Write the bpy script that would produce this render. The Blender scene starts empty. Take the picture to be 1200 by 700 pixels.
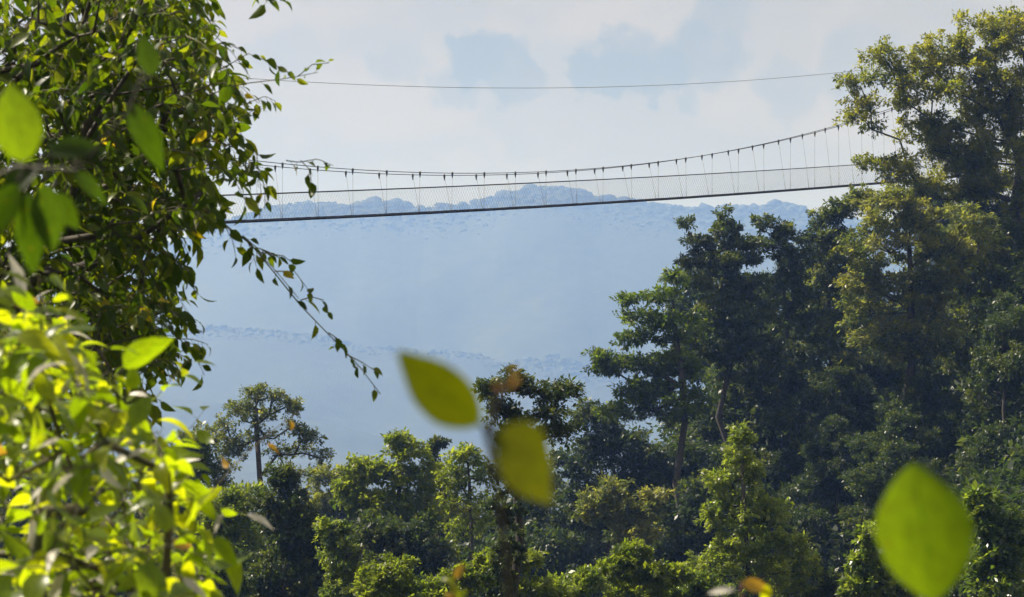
import bpy, math, random
import numpy as np
from mathutils import Vector, Matrix
R = math.radians
C = bpy.context.scene.collection
sc = bpy.context.scene

# ------------------------------------------------------------------ camera
F = 2700.0; HX, HY = 600.0, 420.0          # focal length in photo pixels, horizon row
cam = bpy.data.cameras.new('camera'); camo = bpy.data.objects.new('camera', cam); C.objects.link(camo)
camo.location = (0, 0, 0)
camo.rotation_euler = (R(90) + math.atan((HY - 350) / F), 0, 0)
cam.sensor_width = 36; cam.lens = F / 1200 * 36
cam.clip_start = 0.05; cam.clip_end = 20000
cam.dof.use_dof = True; cam.dof.focus_distance = 105; cam.dof.aperture_fstop = 10.5; cam.dof.aperture_blades = 9
sc.camera = camo

# ------------------------------------------------------------------ sun and sky
SUN_AZ, SUN_EL = -68.0, 48.0               # degrees: azimuth from +Y (negative = left), elevation
sd = Vector((math.sin(R(SUN_AZ)) * math.cos(R(SUN_EL)), math.cos(R(SUN_AZ)) * math.cos(R(SUN_EL)), math.sin(R(SUN_EL))))
sun = bpy.data.lights.new('sun', 'SUN'); suno = bpy.data.objects.new('sun', sun); C.objects.link(suno)
sun.energy = 5.0; sun.angle = R(0.5); sun.color = (1.0, 0.93, 0.82)
suno.rotation_euler = sd.to_track_quat('Z', 'Y').to_euler()
suno.location = (0, 0, 300)

w = bpy.data.worlds.new('World'); sc.world = w; w.use_nodes = True
nt = w.node_tree; N = nt.nodes; L = nt.links; N.clear()
def nd(t, **k):
    n = N.new(t)
    for a, b in k.items():
        if a.startswith('i_'): n.inputs[int(a[2:])].default_value = b
        else: setattr(n, a, b)
    return n
sky = nd('ShaderNodeTexSky', sky_type='NISHITA', sun_disc=False, sun_elevation=R(SUN_EL), sun_rotation=R(SUN_AZ), altitude=1200, air_density=1.0, dust_density=2.5)
bg1 = nd('ShaderNodeBackground'); bg1.inputs[1].default_value = 0.065
L.new(sky.outputs[0], bg1.inputs[0])
tc = nd('ShaderNodeTexCoord')
# cloud layer: bright thin veil with darker blue-grey heaps in front
warp = nd('ShaderNodeTexNoise'); warp.inputs['Scale'].default_value = 38; warp.inputs['Detail'].default_value = 6; warp.inputs['Roughness'].default_value = 0.6
L.new(tc.outputs['Generated'], warp.inputs['Vector'])
sub = nd('ShaderNodeVectorMath', operation='SUBTRACT'); sub.inputs[1].default_value = (.5, .5, .5); L.new(warp.outputs['Color'], sub.inputs[0])
scl = nd('ShaderNodeVectorMath', operation='SCALE'); scl.inputs['Scale'].default_value = 0.045; L.new(sub.outputs[0], scl.inputs[0])
add = nd('ShaderNodeVectorMath', operation='ADD'); L.new(tc.outputs['Generated'], add.inputs[0]); L.new(scl.outputs[0], add.inputs[1])
def m2(op, a, b, clamp=False):
    n = nd('ShaderNodeMath', operation=op, use_clamp=clamp)
    for i, v in enumerate((a, b)):
        if v is None: continue
        if hasattr(v, 'name') or hasattr(v, 'is_output'): L.new(v, n.inputs[i])
        else: n.inputs[i].default_value = v
    return n.outputs[0]
total = None
for (bx_, by_, br, amp) in [(556, 62, 40, 1), (598, 78, 44, .9), (540, 92, 40, .6), (728, 80, 48, 1), (690, 88, 30, .9), (782, 84, 44, .9), (835, 60, 50, .75), (850, 15, 42, .6),
                            (925, 95, 46, .55), (470, 68, 34, .45), (640, 120, 80, .35), (330, 60, 45, .4), (1010, 70, 60, .5), (900, 20, 60, .3)]:
    d = Vector(((bx_ - HX) / F, 1, (HY - by_) / F)).normalized()
    ds = nd('ShaderNodeVectorMath', operation='DISTANCE'); L.new(add.outputs[0], ds.inputs[0]); ds.inputs[1].default_value = d
    mr = nd('ShaderNodeMapRange', interpolation_type='SMOOTHSTEP'); L.new(ds.outputs['Value'], mr.inputs[0])
    r = br / F
    mr.inputs[1].default_value = r * 1.18; mr.inputs[2].default_value = r * 0.70; mr.inputs[3].default_value = 0; mr.inputs[4].default_value = amp
    total = mr.outputs[0] if total is None else m2('MAXIMUM', total, mr.outputs[0])
big = nd('ShaderNodeTexNoise'); big.inputs['Scale'].default_value = 9; big.inputs['Detail'].default_value = 7; big.inputs['Roughness'].default_value = .55
mp = nd('ShaderNodeMapping'); mp.inputs['Scale'].default_value = (1, 1, 2.2); L.new(tc.outputs['Generated'], mp.inputs[0]); L.new(mp.outputs[0], big.inputs['Vector'])
bigr = nd('ShaderNodeMapRange', interpolation_type='SMOOTHSTEP'); L.new(big.outputs[0], bigr.inputs[0]); bigr.inputs[1].default_value = .42; bigr.inputs[2].default_value = .62
wisp = nd('ShaderNodeMapRange'); L.new(warp.outputs[0], wisp.inputs[0]); wisp.inputs[1].default_value = .3; wisp.inputs[2].default_value = .7; wisp.inputs[3].default_value = .75; wisp.inputs[4].default_value = 1.3
fld = m2('MAXIMUM', m2('MULTIPLY', total, wisp.outputs[0]), m2('MULTIPLY', bigr.outputs[0], .38))
ccol = nd('ShaderNodeMix', data_type='RGBA'); L.new(fld, ccol.inputs[0])
ccol.inputs[6].default_value = (1.0, .91, .76, 1); ccol.inputs[7].default_value = (.60, .66, .67, 1)
bg2 = nd('ShaderNodeBackground'); L.new(ccol.outputs[2], bg2.inputs[0]); bg2.inputs[1].default_value = 0.36
mx = nd('ShaderNodeMixShader'); mx.inputs[0].default_value = 0.92
L.new(bg1.outputs[0], mx.inputs[1]); L.new(bg2.outputs[0], mx.inputs[2])
wo = nd('ShaderNodeOutputWorld'); L.new(mx.outputs[0], wo.inputs[0])

sc.view_settings.view_transform = 'Standard'; sc.view_settings.look = 'None'; sc.view_settings.gamma = 1; sc.view_settings.exposure = 0.75
cy = sc.cycles
cy.max_bounces = 7; cy.diffuse_bounces = 3; cy.glossy_bounces = 2; cy.transmission_bounces = 4; cy.transparent_max_bounces = 6; cy.volume_bounces = 1
cy.caustics_reflective = False; cy.caustics_refractive = False

rng = np.random.default_rng(7)
random.seed(5)

# ------------------------------------------------------------------ helpers
def at(x, y, d):                            # photo pixel + distance -> place in the world
    return np.array([(x - HX) / F * d, d, (HY - y) / F * d])
def tag(o, label=None, cat=None, group=None, kind=None):
    if label: o['label'] = label
    if cat: o['category'] = cat
    if group: o['group'] = group
    if kind: o['kind'] = kind
    return o
def empty(name, loc, label, cat, group=None):
    o = bpy.data.objects.new(name, None); C.objects.link(o); o.location = loc; o.empty_display_size = .3
    return tag(o, label, cat, group)
def mesh_from(name, V, faces_flat, counts, mats, tone=None, uv=None, smooth=False):
    me = bpy.data.meshes.new(name)
    V = np.asarray(V, np.float32); faces_flat = np.asarray(faces_flat, np.int32); counts = np.asarray(counts, np.int32)
    me.vertices.add(len(V)); me.vertices.foreach_set('co', V.ravel())
    me.loops.add(len(faces_flat)); me.loops.foreach_set('vertex_index', faces_flat)
    me.polygons.add(len(counts))
    st = np.zeros(len(counts), np.int32); st[1:] = np.cumsum(counts)[:-1]
    me.polygons.foreach_set('loop_start', st)
    if smooth: me.polygons.foreach_set('use_smooth', np.ones(len(counts), bool))
    if tone is not None:
        a = me.attributes.new('tone', 'FLOAT', 'FACE'); a.data.foreach_set('value', np.asarray(tone, np.float32))
    if uv is not None:
        u = me.uv_layers.new(name='UVMap'); u.data.foreach_set('uv', np.asarray(uv, np.float32).ravel())
    for m in (mats if isinstance(mats, (list, tuple)) else [mats]): me.materials.append(m)
    me.update(calc_edges=True); me.validate()
    return me
def link(name, me, parent=None):
    o = bpy.data.objects.new(name, me); C.objects.link(o)
    if parent is not None: o.parent = parent
    return o
class Tubes:                                # tapered, bent tubes collected into one mesh
    def __init__(s, sides=6): s.V = []; s.Fc = []; s.n = 0; s.k = sides
    def add(s, pts, rad, sides=None):
        k = sides or s.k
        pts = np.asarray(pts, float); m = len(pts); rad = np.broadcast_to(rad, (m,))
        T = np.gradient(pts, axis=0); T /= np.linalg.norm(T, axis=1)[:, None] + 1e-12
        ref = np.array([0, 0, 1.]) if abs(T[0][2]) < .8 else np.array([1., 0, 0])
        A = np.cross(T, ref); A /= np.linalg.norm(A, axis=1)[:, None] + 1e-12
        B = np.cross(T, A)
        an = np.arange(k) / k * 2 * np.pi
        ring = pts[:, None] + rad[:, None, None] * (A[:, None] * np.cos(an)[None, :, None] + B[:, None] * np.sin(an)[None, :, None])
        s.V.append(ring.reshape(-1, 3))
        for i in range(m - 1):
            for j in range(k):
                a = s.n + i * k + j; b = s.n + i * k + (j + 1) % k
                s.Fc.append((a, b, b + k, a + k))
        s.Fc.append(tuple(s.n + j for j in range(k))[::-1]); s.Fc.append(tuple(s.n + (m - 1) * k + j for j in range(k)))
        s.n += m * k
    def box(s, c, u, v, w):                 # centre and three half-axes
        c, u, v, w = map(np.asarray, (c, u, v, w))
        P = [c + a * u + b * v + d * w for a in (-1, 1) for b in (-1, 1) for d in (-1, 1)]
        s.V.append(np.array(P)); n = s.n
        for f in ((0, 1, 3, 2), (4, 6, 7, 5), (0, 4, 5, 1), (2, 3, 7, 6), (0, 2, 6, 4), (1, 5, 7, 3)): s.Fc.append(tuple(n + i for i in f))
        s.n += 8
    def mesh(s, name, mat, origin=None, smooth=True):
        V = np.concatenate(s.V)
        if origin is not None: V = V - np.asarray(origin)
        return mesh_from(name, V, [i for f in s.Fc for i in f], [len(f) for f in s.Fc], mat, smooth=smooth)
def smooth(a, b, x):
    t = np.clip((x - a) / (b - a), 0, 1); return t * t * (3 - 2 * t)
def vnoise(x, y, seed=0):                   # cheap smooth noise
    s = seed * 12.9
    return (np.sin(x * 1.0 + s) * np.cos(y * 1.13 - s) + .5 * np.sin(x * 2.3 - y * 1.7 + s * 2) + .3 * np.cos(x * 4.1 + y * 3.3 + s) + .2 * np.sin(x * 7.7 - y * 6.9)) / 2

# ------------------------------------------------------------------ materials
def newmat(name):
    m = bpy.data.materials.new(name); m.use_nodes = True; t = m.node_tree; t.nodes.clear(); return m, t
def leaf_mat(name, stops, trans=.45, tmul=(2.6, 2.8, 1.0), rough=.42, spec=.5, veins=False):
    """thin leaf: glossy surface over diffuse, and light let through"""
    m, t = newmat(name); n = t.nodes; l = t.links
    at_ = n.new('ShaderNodeAttribute'); at_.attribute_name = 'tone'
    rp = n.new('ShaderNodeValToRGB'); l.new(at_.outputs['Fac'], rp.inputs[0])
    e = rp.color_ramp.elements
    while len(e) < len(stops): e.new(.5)
    for el, (p, c) in zip(e, stops): el.position = p; el.color = (*c, 1)
    col = rp.outputs[0]
    if veins:
        uv = n.new('ShaderNodeUVMap'); sx = n.new('ShaderNodeSeparateXYZ'); l.new(uv.outputs[0], sx.inputs[0])
        def mm(op, a, b=None):
            q = n.new('ShaderNodeMath'); q.operation = op
            for i, v in enumerate((a, b)):
                if v is None: continue
                if isinstance(v, (int, float)): q.inputs[i].default_value = v
                else: l.new(v, q.inputs[i])
            return q.outputs[0]
        ax = mm('ABSOLUTE', mm('SUBTRACT', sx.outputs[0], .5))
        mid = mm('LESS_THAN', ax, .028)
        sv = mm('SINE', mm('MULTIPLY', mm('SUBTRACT', sx.outputs[1], mm('MULTIPLY', ax, .55)), 62))
        side = mm('MULTIPLY', mm('GREATER_THAN', sv, .86), .45)
        nz = n.new('ShaderNodeTexNoise'); nz.inputs['Scale'].default_value = 7; l.new(uv.outputs[0], nz.inputs['Vector'])
        blot = n.new('ShaderNodeMapRange'); l.new(nz.outputs[0], blot.inputs[0]); blot.inputs[1].default_value = .3; blot.inputs[2].default_value = .7; blot.inputs[3].default_value = .75; blot.inputs[4].default_value = 1.2
        f = mm('MAXIMUM', mid, side)
        mv = n.new('ShaderNodeMix'); mv.data_type = 'RGBA'; mv.blend_type = 'MULTIPLY'
        mv.inputs[0].default_value = 1; l.new(col, mv.inputs[6])
        cb = n.new('ShaderNodeCombineColor'); [l.new(blot.outputs[0], cb.inputs[i]) for i in range(3)]; l.new(cb.outputs[0], mv.inputs[7])
        m3 = n.new('ShaderNodeMix'); m3.data_type = 'RGBA'; m3.blend_type = 'MULTIPLY'
        l.new(f, m3.inputs[0]); l.new(mv.outputs[2], m3.inputs[6]); m3.inputs[7].default_value = (.62, .68, .5, 1)
        nb_ = n.new('ShaderNodeTexNoise'); nb_.inputs['Scale'].default_value = 11; nb_.inputs['Detail'].default_value = 3
        oi = n.new('ShaderNodeObjectInfo'); av = n.new('ShaderNodeVectorMath'); av.operation = 'ADD'; l.new(uv.outputs[0], av.inputs[0]); l.new(oi.outputs['Location'], av.inputs[1]); l.new(av.outputs[0], nb_.inputs['Vector'])
        bl = n.new('ShaderNodeMapRange'); l.new(nb_.outputs[0], bl.inputs[0]); bl.inputs[1].default_value = .66; bl.inputs[2].default_value = .70; bl.inputs[4].default_value = .8
        m4 = n.new('ShaderNodeMix'); m4.data_type = 'RGBA'; l.new(bl.outputs[0], m4.inputs[0]); l.new(m3.outputs[2], m4.inputs[6]); m4.inputs[7].default_value = (.10, .055, .015, 1)
        col = m4.outputs[2]
    p = n.new('ShaderNodeBsdfPrincipled'); l.new(col, p.inputs['Base Color']); p.inputs['Roughness'].default_value = rough
    p.inputs['Specular IOR Level'].default_value = spec
    mu = n.new('ShaderNodeMix'); mu.data_type = 'RGBA'; mu.blend_type = 'MULTIPLY'; mu.inputs[0].default_value = 1; mu.clamp_result = False
    l.new(col, mu.inputs[6]); mu.inputs[7].default_value = (*tmul, 1)
    tr = n.new('ShaderNodeBsdfTranslucent'); l.new(mu.outputs[2], tr.inputs[0])
    mxs = n.new('ShaderNodeMixShader'); mxs.inputs[0].default_value = trans
    l.new(p.outputs[0], mxs.inputs[1]); l.new(tr.outputs[0], mxs.inputs[2])
    o = n.new('ShaderNodeOutputMaterial'); l.new(mxs.outputs[0], o.inputs[0])
    return m
def plain(name, c, rough=.7, noise=None, metallic=0, bump=0):
    m, t = newmat(name); n = t.nodes; l = t.links
    p = n.new('ShaderNodeBsdfPrincipled'); p.inputs['Base Color'].default_value = (*c, 1); p.inputs['Roughness'].default_value = rough; p.inputs['Metallic'].default_value = metallic
    if noise:
        tcn = n.new('ShaderNodeTexCoord')
        nz = n.new('ShaderNodeTexNoise'); nz.inputs['Scale'].default_value = noise[0]; nz.inputs['Detail'].default_value = 8; l.new(tcn.outputs['Object'], nz.inputs['Vector'])
        rp = n.new('ShaderNodeValToRGB'); l.new(nz.outputs[0], rp.inputs[0]); rp.color_ramp.elements[0].position = .35; rp.color_ramp.elements[1].position = .65
        rp.color_ramp.elements[0].color = (*c, 1); rp.color_ramp.elements[1].color = (*noise[1], 1); l.new(rp.outputs[0], p.inputs['Base Color'])
        if bump:
            b = n.new('ShaderNodeBump'); b.inputs['Strength'].default_value = bump; l.new(nz.outputs[0], b.inputs['Height']); l.new(b.outputs[0], p.inputs['Normal'])
    o = n.new('ShaderNodeOutputMaterial'); l.new(p.outputs[0], o.inputs[0])
    return m
M = {}
M['olive'] = leaf_mat('olive_foliage', [(0, (.030, .045, .014)), (.5, (.085, .105, .022)), (1, (.165, .165, .03))], .55, tmul=(3.3, 3.2, .8), spec=.35)
M['grey'] = leaf_mat('grey_green_foliage', [(0, (.028, .045, .020)), (.5, (.09, .115, .035)), (1, (.18, .18, .06))], .46, tmul=(3.2, 3.1, 1.1), rough=.38, spec=.4)
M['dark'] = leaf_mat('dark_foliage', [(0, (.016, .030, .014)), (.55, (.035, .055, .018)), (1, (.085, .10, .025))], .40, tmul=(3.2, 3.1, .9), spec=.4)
M['light'] = leaf_mat('light_foliage', [(0, (.035, .060, .012)), (.5, (.10, .13, .020)), (1, (.15, .17, .03))], .50, tmul=(3.2, 3.3, .8), spec=.35)
M['gloss'] = leaf_mat('glossy_foliage', [(0, (.028, .050, .012)), (.55, (.080, .115, .022)), (1, (.18, .205, .05))], .46, tmul=(3.2, 3.3, .9), rough=.30, spec=.6)
M['tree_leaf'] = leaf_mat('climber_leaf', [(0, (.014, .034, .006)), (.55, (.045, .078, .007)), (.93, (.14, .17, .012)), (1, (.30, .24, .02))], .52, tmul=(3.5, 3.2, .5), rough=.38, spec=.3, veins=True)
M['shrub_leaf'] = leaf_mat('shrub_leaf', [(0, (.07, .115, .008)), (.6, (.12, .175, .012)), (1, (.20, .23, .015))], .62, tmul=(4.0, 3.7, .4), rough=.32, spec=.4, veins=True)
M['near_leaf'] = leaf_mat('near_leaf', [(0, (.055, .058, .004)), (.5, (.095, .14, .008)), (1, (.14, .20, .008))], .64, tmul=(3.6, 3.7, .3), rough=.4, veins=True)
M['shade_leaf'] = leaf_mat('shade_leaf', [(0, (.020, .040, .006)), (1, (.055, .095, .010))], .5, tmul=(2.8, 2.9, .5), rough=.4, spec=.3, veins=True)
M['dry'] = leaf_mat('dry_glint_leaf', [(0, (.45, .40, .34)), (1, (.72, .66, .58))], .3, tmul=(1, 1, 1), rough=.5, veins=True)  # near-white colour; on the shrub it also paints in sun glints
M['orange'] = leaf_mat('orange_leaf', [(0, (.42, .20, .03)), (1, (.62, .36, .03))], .45, tmul=(1.3, 1.3, 1), rough=.4, veins=True)
M['bark'] = plain('bark', (.035, .028, .022), .9, (14, (.10, .085, .065)), bump=.6)
M['palebark'] = plain('pale_bark', (.09, .08, .065), .9, (10, (.24, .21, .17)), bump=.5)
M['twig'] = plain('green_twig', (.05, .06, .02), .7, (30, (.12, .09, .04)))
M['darktwig'] = plain('dark_twig', (.014, .013, .008), .8, (40, (.035, .03, .015)))
M['redtwig'] = plain('red_brown_twig', (.10, .035, .02), .6, (40, (.20, .07, .03)))
M['cable'] = plain('steel_cable', (.03, .03, .035), .6, (50, (.07, .065, .07)))
M['wire'] = plain('galvanised_wire', (.12, .125, .13), .55, (60, (.22, .22, .23)))
M['deck'] = plain('weathered_deck', (.012, .011, .011), .9, (6, (.035, .03, .027)))
M['ground'] = plain('forest_floor', (.014, .022, .008), .95, (.8, (.04, .042, .02)), bump=.4)
# distant canopy
m, t = newmat('distant_canopy'); n = t.nodes; l = t.links
tcn = n.new('ShaderNodeTexCoord'); nz = n.new('ShaderNodeTexNoise'); nz.inputs['Scale'].default_value = .05; nz.inputs['Detail'].default_value = 9; nz.inputs['Roughness'].default_value = .7; l.new(tcn.outputs['Object'], nz.inputs['Vector'])
rp = n.new('ShaderNodeValToRGB'); rp.color_ramp.elements[0].position = .38; rp.color_ramp.elements[1].position = .66; rp.color_ramp.elements[0].color = (.014, .024, .010, 1); rp.color_ramp.elements[1].color = (.035, .048, .018, 1); l.new(nz.outputs[0], rp.inputs[0])
nz2 = n.new('ShaderNodeTexNoise'); nz2.inputs['Scale'].default_value = .5; nz2.inputs['Detail'].default_value = 5; l.new(tcn.outputs['Object'], nz2.inputs['Vector'])
b = n.new('ShaderNodeBump'); b.inputs['Strength'].default_value = .4; b.inputs['Distance'].default_value = 1.0; l.new(nz2.outputs[0], b.inputs['Height'])
p = n.new('ShaderNodeBsdfPrincipled'); p.inputs['Roughness'].default_value = .9; l.new(rp.outputs[0], p.inputs['Base Color']); l.new(b.outputs[0], p.inputs['Normal'])
o = n.new('ShaderNodeOutputMaterial'); l.new(p.outputs[0], o.inputs[0]); M['canopy'] = m

# ------------------------------------------------------------------ terrain: one sheet from under the camera to behind the far ridge
FAR_D, MID_D, LOW_D = 3150., 2650., 2250.
far_px = np.array([(-900, 330), (-200, 318), (60, 305), (150, 296), (205, 286), (230, 275), (250, 265), (270, 258), (290, 253), (310, 247), (340, 241), (375, 239), (400, 244), (415, 244), (445, 238), (470, 241), (487, 248), (520, 243), (545, 244), (562, 240), (580, 232), (600, 226), (640, 221), (665, 222), (690, 231), (730, 237), (760, 240), (790, 243), (805, 250), (830, 244), (850, 247), (870, 245), (890, 242), (920, 244), (940, 247), (957, 256), (1000, 262), (1200, 275), (2200, 300)], float)
mid_px = np.array([(-900, 420), (-100, 405), (100, 398), (200, 392), (250, 386), (290, 388), (340, 392), (380, 398), (420, 408), (500, 414), (560, 416), (585, 428), (600, 430), (625, 427), (645, 436), (665, 436), (700, 446), (800, 462), (1000, 480), (2200, 500)], float)
low_px = np.array([(-900, 455), (-100, 462), (200, 468), (260, 474), (300, 482), (350, 492), (400, 500), (450, 515), (520, 540), (600, 560), (800, 570), (2200, 600)], float)
def crest(X, tab, D):
    x = X / D * F + HX
    return (HY + 2.5 - sum(np.interp(x + o_, tab[:, 0], tab[:, 1]) for o_ in (-14, -7, 0, 7, 14)) / 5) / F * D
def near_h(X, Y):
    X = X * 150 / np.maximum(Y, 150)
    base = -22.0
    r = np.hypot(X, Y)
    knoll = 20.4 * np.exp(-(r / 30.) ** 2)
    rs = (1.05 + .28 * smooth(95, 140, Y)) * 3 * np.log1p(np.exp(np.clip((X - 3 - 14 * smooth(80, 40, Y)) / 3., -20, 30)))
    lf = .8 * 3 * np.log1p(np.exp(np.clip((-X - 17) / 3., -20, 30)))
    rs = 40 * np.tanh(rs / 40); lf = 60 * np.tanh(lf / 60)
    return base + knoll + rs + lf + vnoise(X * .13, Y * .12, 1) * .6
def ground_h(X, Y):
    X = np.asarray(X, float); Y = np.asarray(Y, float)
    far = crest(X, far_px, FAR_D) - np.where(Y < FAR_D, .52 * (FAR_D - Y), .35 * (Y - FAR_D)) + vnoise(X * .011, Y * .011, 3) * 14 * smooth(0, 250, np.abs(Y - FAR_D))
    mid = crest(X, mid_px, MID_D) - .34 * np.abs(Y - MID_D) + vnoise(X * .015, Y * .015, 4) * 8 * smooth(0, 150, np.abs(Y - MID_D))
    low = crest(X, low_px, LOW_D) - .3 * np.abs(Y - LOW_D)
    hills = np.maximum(np.maximum(far, mid), np.maximum(low, -95 + vnoise(X * .01, Y * .01, 5) * 6))
    k = smooth(190, 900, Y)
    return near_h(X, Y) * (1 - k) + hills * k
def geom_axis(parts):
    out = []
    for a, b, s in parts: out += list(np.arange(a, b, s))
    return np.array(out + [parts[-1][1]], float)
xs = geom_axis([(-3500, -1200, 230), (-1200, -120, 27), (-120, -60, 6), (-60, 60, 2.2), (60, 120, 6), (120, 1200, 27), (1200, 3500, 230)])
ys = geom_axis([(-900, -80, 90), (-80, -10, 7), (-10, 170, 2.2), (170, 400, 12), (400, 1500, 40), (1500, 3300, 22), (3300, 3900, 100)])
GX, GY = np.meshgrid(xs, ys)
GZ = ground_h(GX, GY)
nx, ny = len(xs), len(ys)
idx = np.arange(nx * ny).reshape(ny, nx)
fc = np.stack([idx[:-1, :-1], idx[:-1, 1:], idx[1:, 1:], idx[1:, :-1]], -1).reshape(-1, 4)
me = mesh_from('ground', np.stack([GX, GY, GZ], -1).reshape(-1, 3), fc.ravel(), np.full(len(fc), 4), [M['ground'], M['canopy']], smooth=True)
cyv = (GY[:-1, :-1] + GY[1:, 1:]).ravel() / 2
me.polygons.foreach_set('material_index', (cyv > 300).astype(np.int32))
tag(link('ground', me), kind='structure')

# distant canopy: lumpy crowns on the two far hills
import bmesh
def ico(sub):
    bm = bmesh.new(); bmesh.ops.create_icosphere(bm, subdivisions=sub, radius=1)
    V = np.array([v.co[:] for v in bm.verts]); Fi = np.array([[v.index for v in f.verts] for f in bm.faces]); bm.free(); return V, Fi
IV, IF = ico(2)
keep = [f for f in IF if IV[f][:, 2].mean() > -.15]; IF = np.array(keep)
def canopy(name, D, tab, depth, step, rad, x0, x1, backrows=2):
    V = []; Q = []; n = 0
    y = D + backrows * step
    r_ = np.random.default_rng(int(D))
    while y > D - depth:
        xa = (x0 - HX) / F * D; xb = (x1 - HX) / F * D
        st = step * (1 + .5 * smooth(0, 300, D - y))
        for x in np.arange(xa, xb, st):
            px = x + r_.uniform(-.5, .5) * st; py = y + r_.uniform(-.5, .5) * st
            rr = rad * math.exp(r_.normal(0, .38)) * (1.5 if r_.random() < .06 else 1) * (1 + .35 * float(smooth(0, 300, D - y)))
            rr = min(rr, rad * 2.1) * (1 - .75 * max(0, D - y) / depth)
            h = rr * r_.uniform(.45, .85)
            P = IV * (1 + .16 * r_.normal(size=(len(IV), 1))) * np.array([rr * r_.uniform(.85, 1.25), rr, h])
            V.append(P + np.array([px, py, float(ground_h(px, py)) + h * (r_.uniform(-.1, .25) - .45 * max(0, D - y) / depth)])); Q.append(IF + n); n += len(IV)
        y -= st
    V = np.concatenate(V); Q = np.concatenate(Q)
    o = link(name, mesh_from(name, V, Q.ravel(), np.full(len(Q), 3), M['canopy'], smooth=True))
    return o
tag(canopy('distant_forest', FAR_D, far_px, 95, 9.0, 5.2, -40, 1120, 3), 'hazy blue forest covering the far ridge behind the hanging bridge', 'forest', kind='stuff')
tag(canopy('valley_forest', MID_D, mid_px, 45, 7, 2.8, 60, 900, 6), 'pale hazy forest on the lower spur in the valley below the ridge', 'forest', kind='stuff')

# ------------------------------------------------------------------ hanging bridge
P0 = np.array([-9.0, 97.0]); U = np.array([.73, .6834]); U /= np.linalg.norm(U); Vv = np.array([U[1], -U[0]])
def inv_t(x, off=0.0):                      # station whose bearing is photo column x on the line offset by off
    q = P0 + Vv * off; k = (x - HX) / F
    return (k * q[1] - q[0]) / (U[0] - k * U[1])
def fit(tab, off, deg=3):
    tab = np.array(tab, float); t = inv_t(tab[:, 0], off); Y = (P0 + Vv * off)[1] + U[1] * t
    return np.polyfit(t, (HY - tab[:, 1]) / F * Y, deg)
WD, SPL = 0.85, 0.45
deckc = fit([(230, 261.5), (300, 258), (370, 255.8), (480, 250), (600, 244), (700, 238.5), (760, 234.5), (870, 226), (1000, 217), (1030, 215)], 0, 2)
railc = fit([(240, 228.8), (300, 227), (370, 225), (480, 221), (600, 214.5), (760, 207), (870, 201.6), (1000, 193)], 0, 2)
topA = [(330.6, 191.3), (372, 195.6), (413, 198), (453, 200.5), (492, 202.3), (530, 203), (567.5, 203.5), (604, 202), (640, 200.7), (675, 198.6), (707, 196.5), (740, 193.7), (771.6, 189.8), (804, 185), (835, 180.5), (866, 175), (895.5, 168.7), (927, 162), (955.7, 155.3), (983.4, 148)]
topB = [(297, 192), (322, 195.4), (363, 199), (405, 201.6), (444, 203.6), (483.5, 205), (520.6, 205), (558, 204.7), (594, 204), (630.5, 202.8), (665, 200.7), (697, 198), (730, 195.3), (761, 191.6), (793, 187.5), (823, 183), (854, 177.2), (882.4, 171.8), (913, 164.6), (941, 157.4), (967.8, 150.2), (994, 142.7)]
cA = fit(topA, 0, 2); cB = fit(topB, -(WD + SPL), 2)
T0, T1 = -32.0, 50.0
def bp(t, off, z): q = P0 + U * t + Vv * off; return np.array([q[0], q[1], z])
bridge = empty('hanging_bridge', bp(8, -WD / 2, np.polyval(deckc, 8)), 'long narrow hanging bridge with netted sides spanning the valley', 'bridge')
bo = np.array(bridge.location)
ts = np.linspace(T0, T1, 90)
def strand(name, off, coef, r, mat, sides=6, mo=0.0):
    tb = Tubes(sides); tb.add([bp(t, off, np.polyval(coef, t) + mo) for t in ts], r)
    return link(name, tb.mesh(name, M[mat], bo), bridge)
strand('main_cable', 0, cA, .017, 'cable'); strand('main_cable', -(WD + SPL), cB, .017, 'cable')
strand('handrail_cable', 0, railc, .019, 'cable'); strand('handrail_cable', -WD, railc, .017, 'cable')
strand('deck_cable', 0.02, deckc, .03, 'cable'); strand('deck_cable', -WD - .02, deckc, .03, 'cable')
tb = Tubes(4)                               # walkway boards across the deck cables
t = T0
while t < T1:
    z = np.polyval(deckc, t) + .03; c = bp(t, -WD / 2, z)
    sl = (np.polyval(deckc, t + .1) - np.polyval(deckc, t - .1)) / .2
    tb.box(c + [0, 0, rng.uniform(-.006, .006)], np.array([U[0], U[1], sl]) * .125, np.array([Vv[0], Vv[1], 0]) * (WD / 2 + .03 + rng.uniform(-.015, .015)), np.array([0, 0, .022]))
    t += .28
tag(link('walkway_boards', tb.mesh('walkway_boards', M['deck'], bo, False), bridge), kind='stuff')
tb = Tubes(4)
for off in (.05, -WD - .05):
    tb.add([bp(t, off, np.polyval(deckc, t) - .03) for t in ts], .034)
link('deck_edge_beam', tb.mesh('deck_edge_beam', M['deck'], bo), bridge)
tA = list(inv_t(np.array([x for x, _ in topA]), 0)); tB = list(inv_t(np.array([x for x, _ in topB]), -(WD + SPL)))
for tl in (tA, tB):
    while tl[0] > -24: tl.insert(0, tl[0] - 1.9)
    while tl[-1] < 46: tl.append(tl[-1] + 1.95)
for tl, co, o0, o1 in ((tA, cA, 0, 0), (tB, cB, -(WD + SPL), -WD)):
    for t in tl:
        zt = np.polyval(co, t); zb = np.polyval(deckc, t) - .03
        top = bp(t, o0, zt); bot = bp(t + rng.uniform(-.05, .05), o1, zb)
        h = Tubes(4); h.add([top, (top + bot) / 2, bot], .0062)
        h.add([bot, bot + (top - bot) * .20], .010)
        ho = link('hanger', h.mesh('hanger', M['wire'], bo), bridge)
        k = Tubes(6); k.add([top + [0, 0, .05], top - [0, 0, .05], top - [0, 0, .14], top - [0, 0, .24]], [.04, .055, .034, .012])
        link('cable_clamp', k.mesh('cable_clamp', M['cable'], bo), ho)
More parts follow.
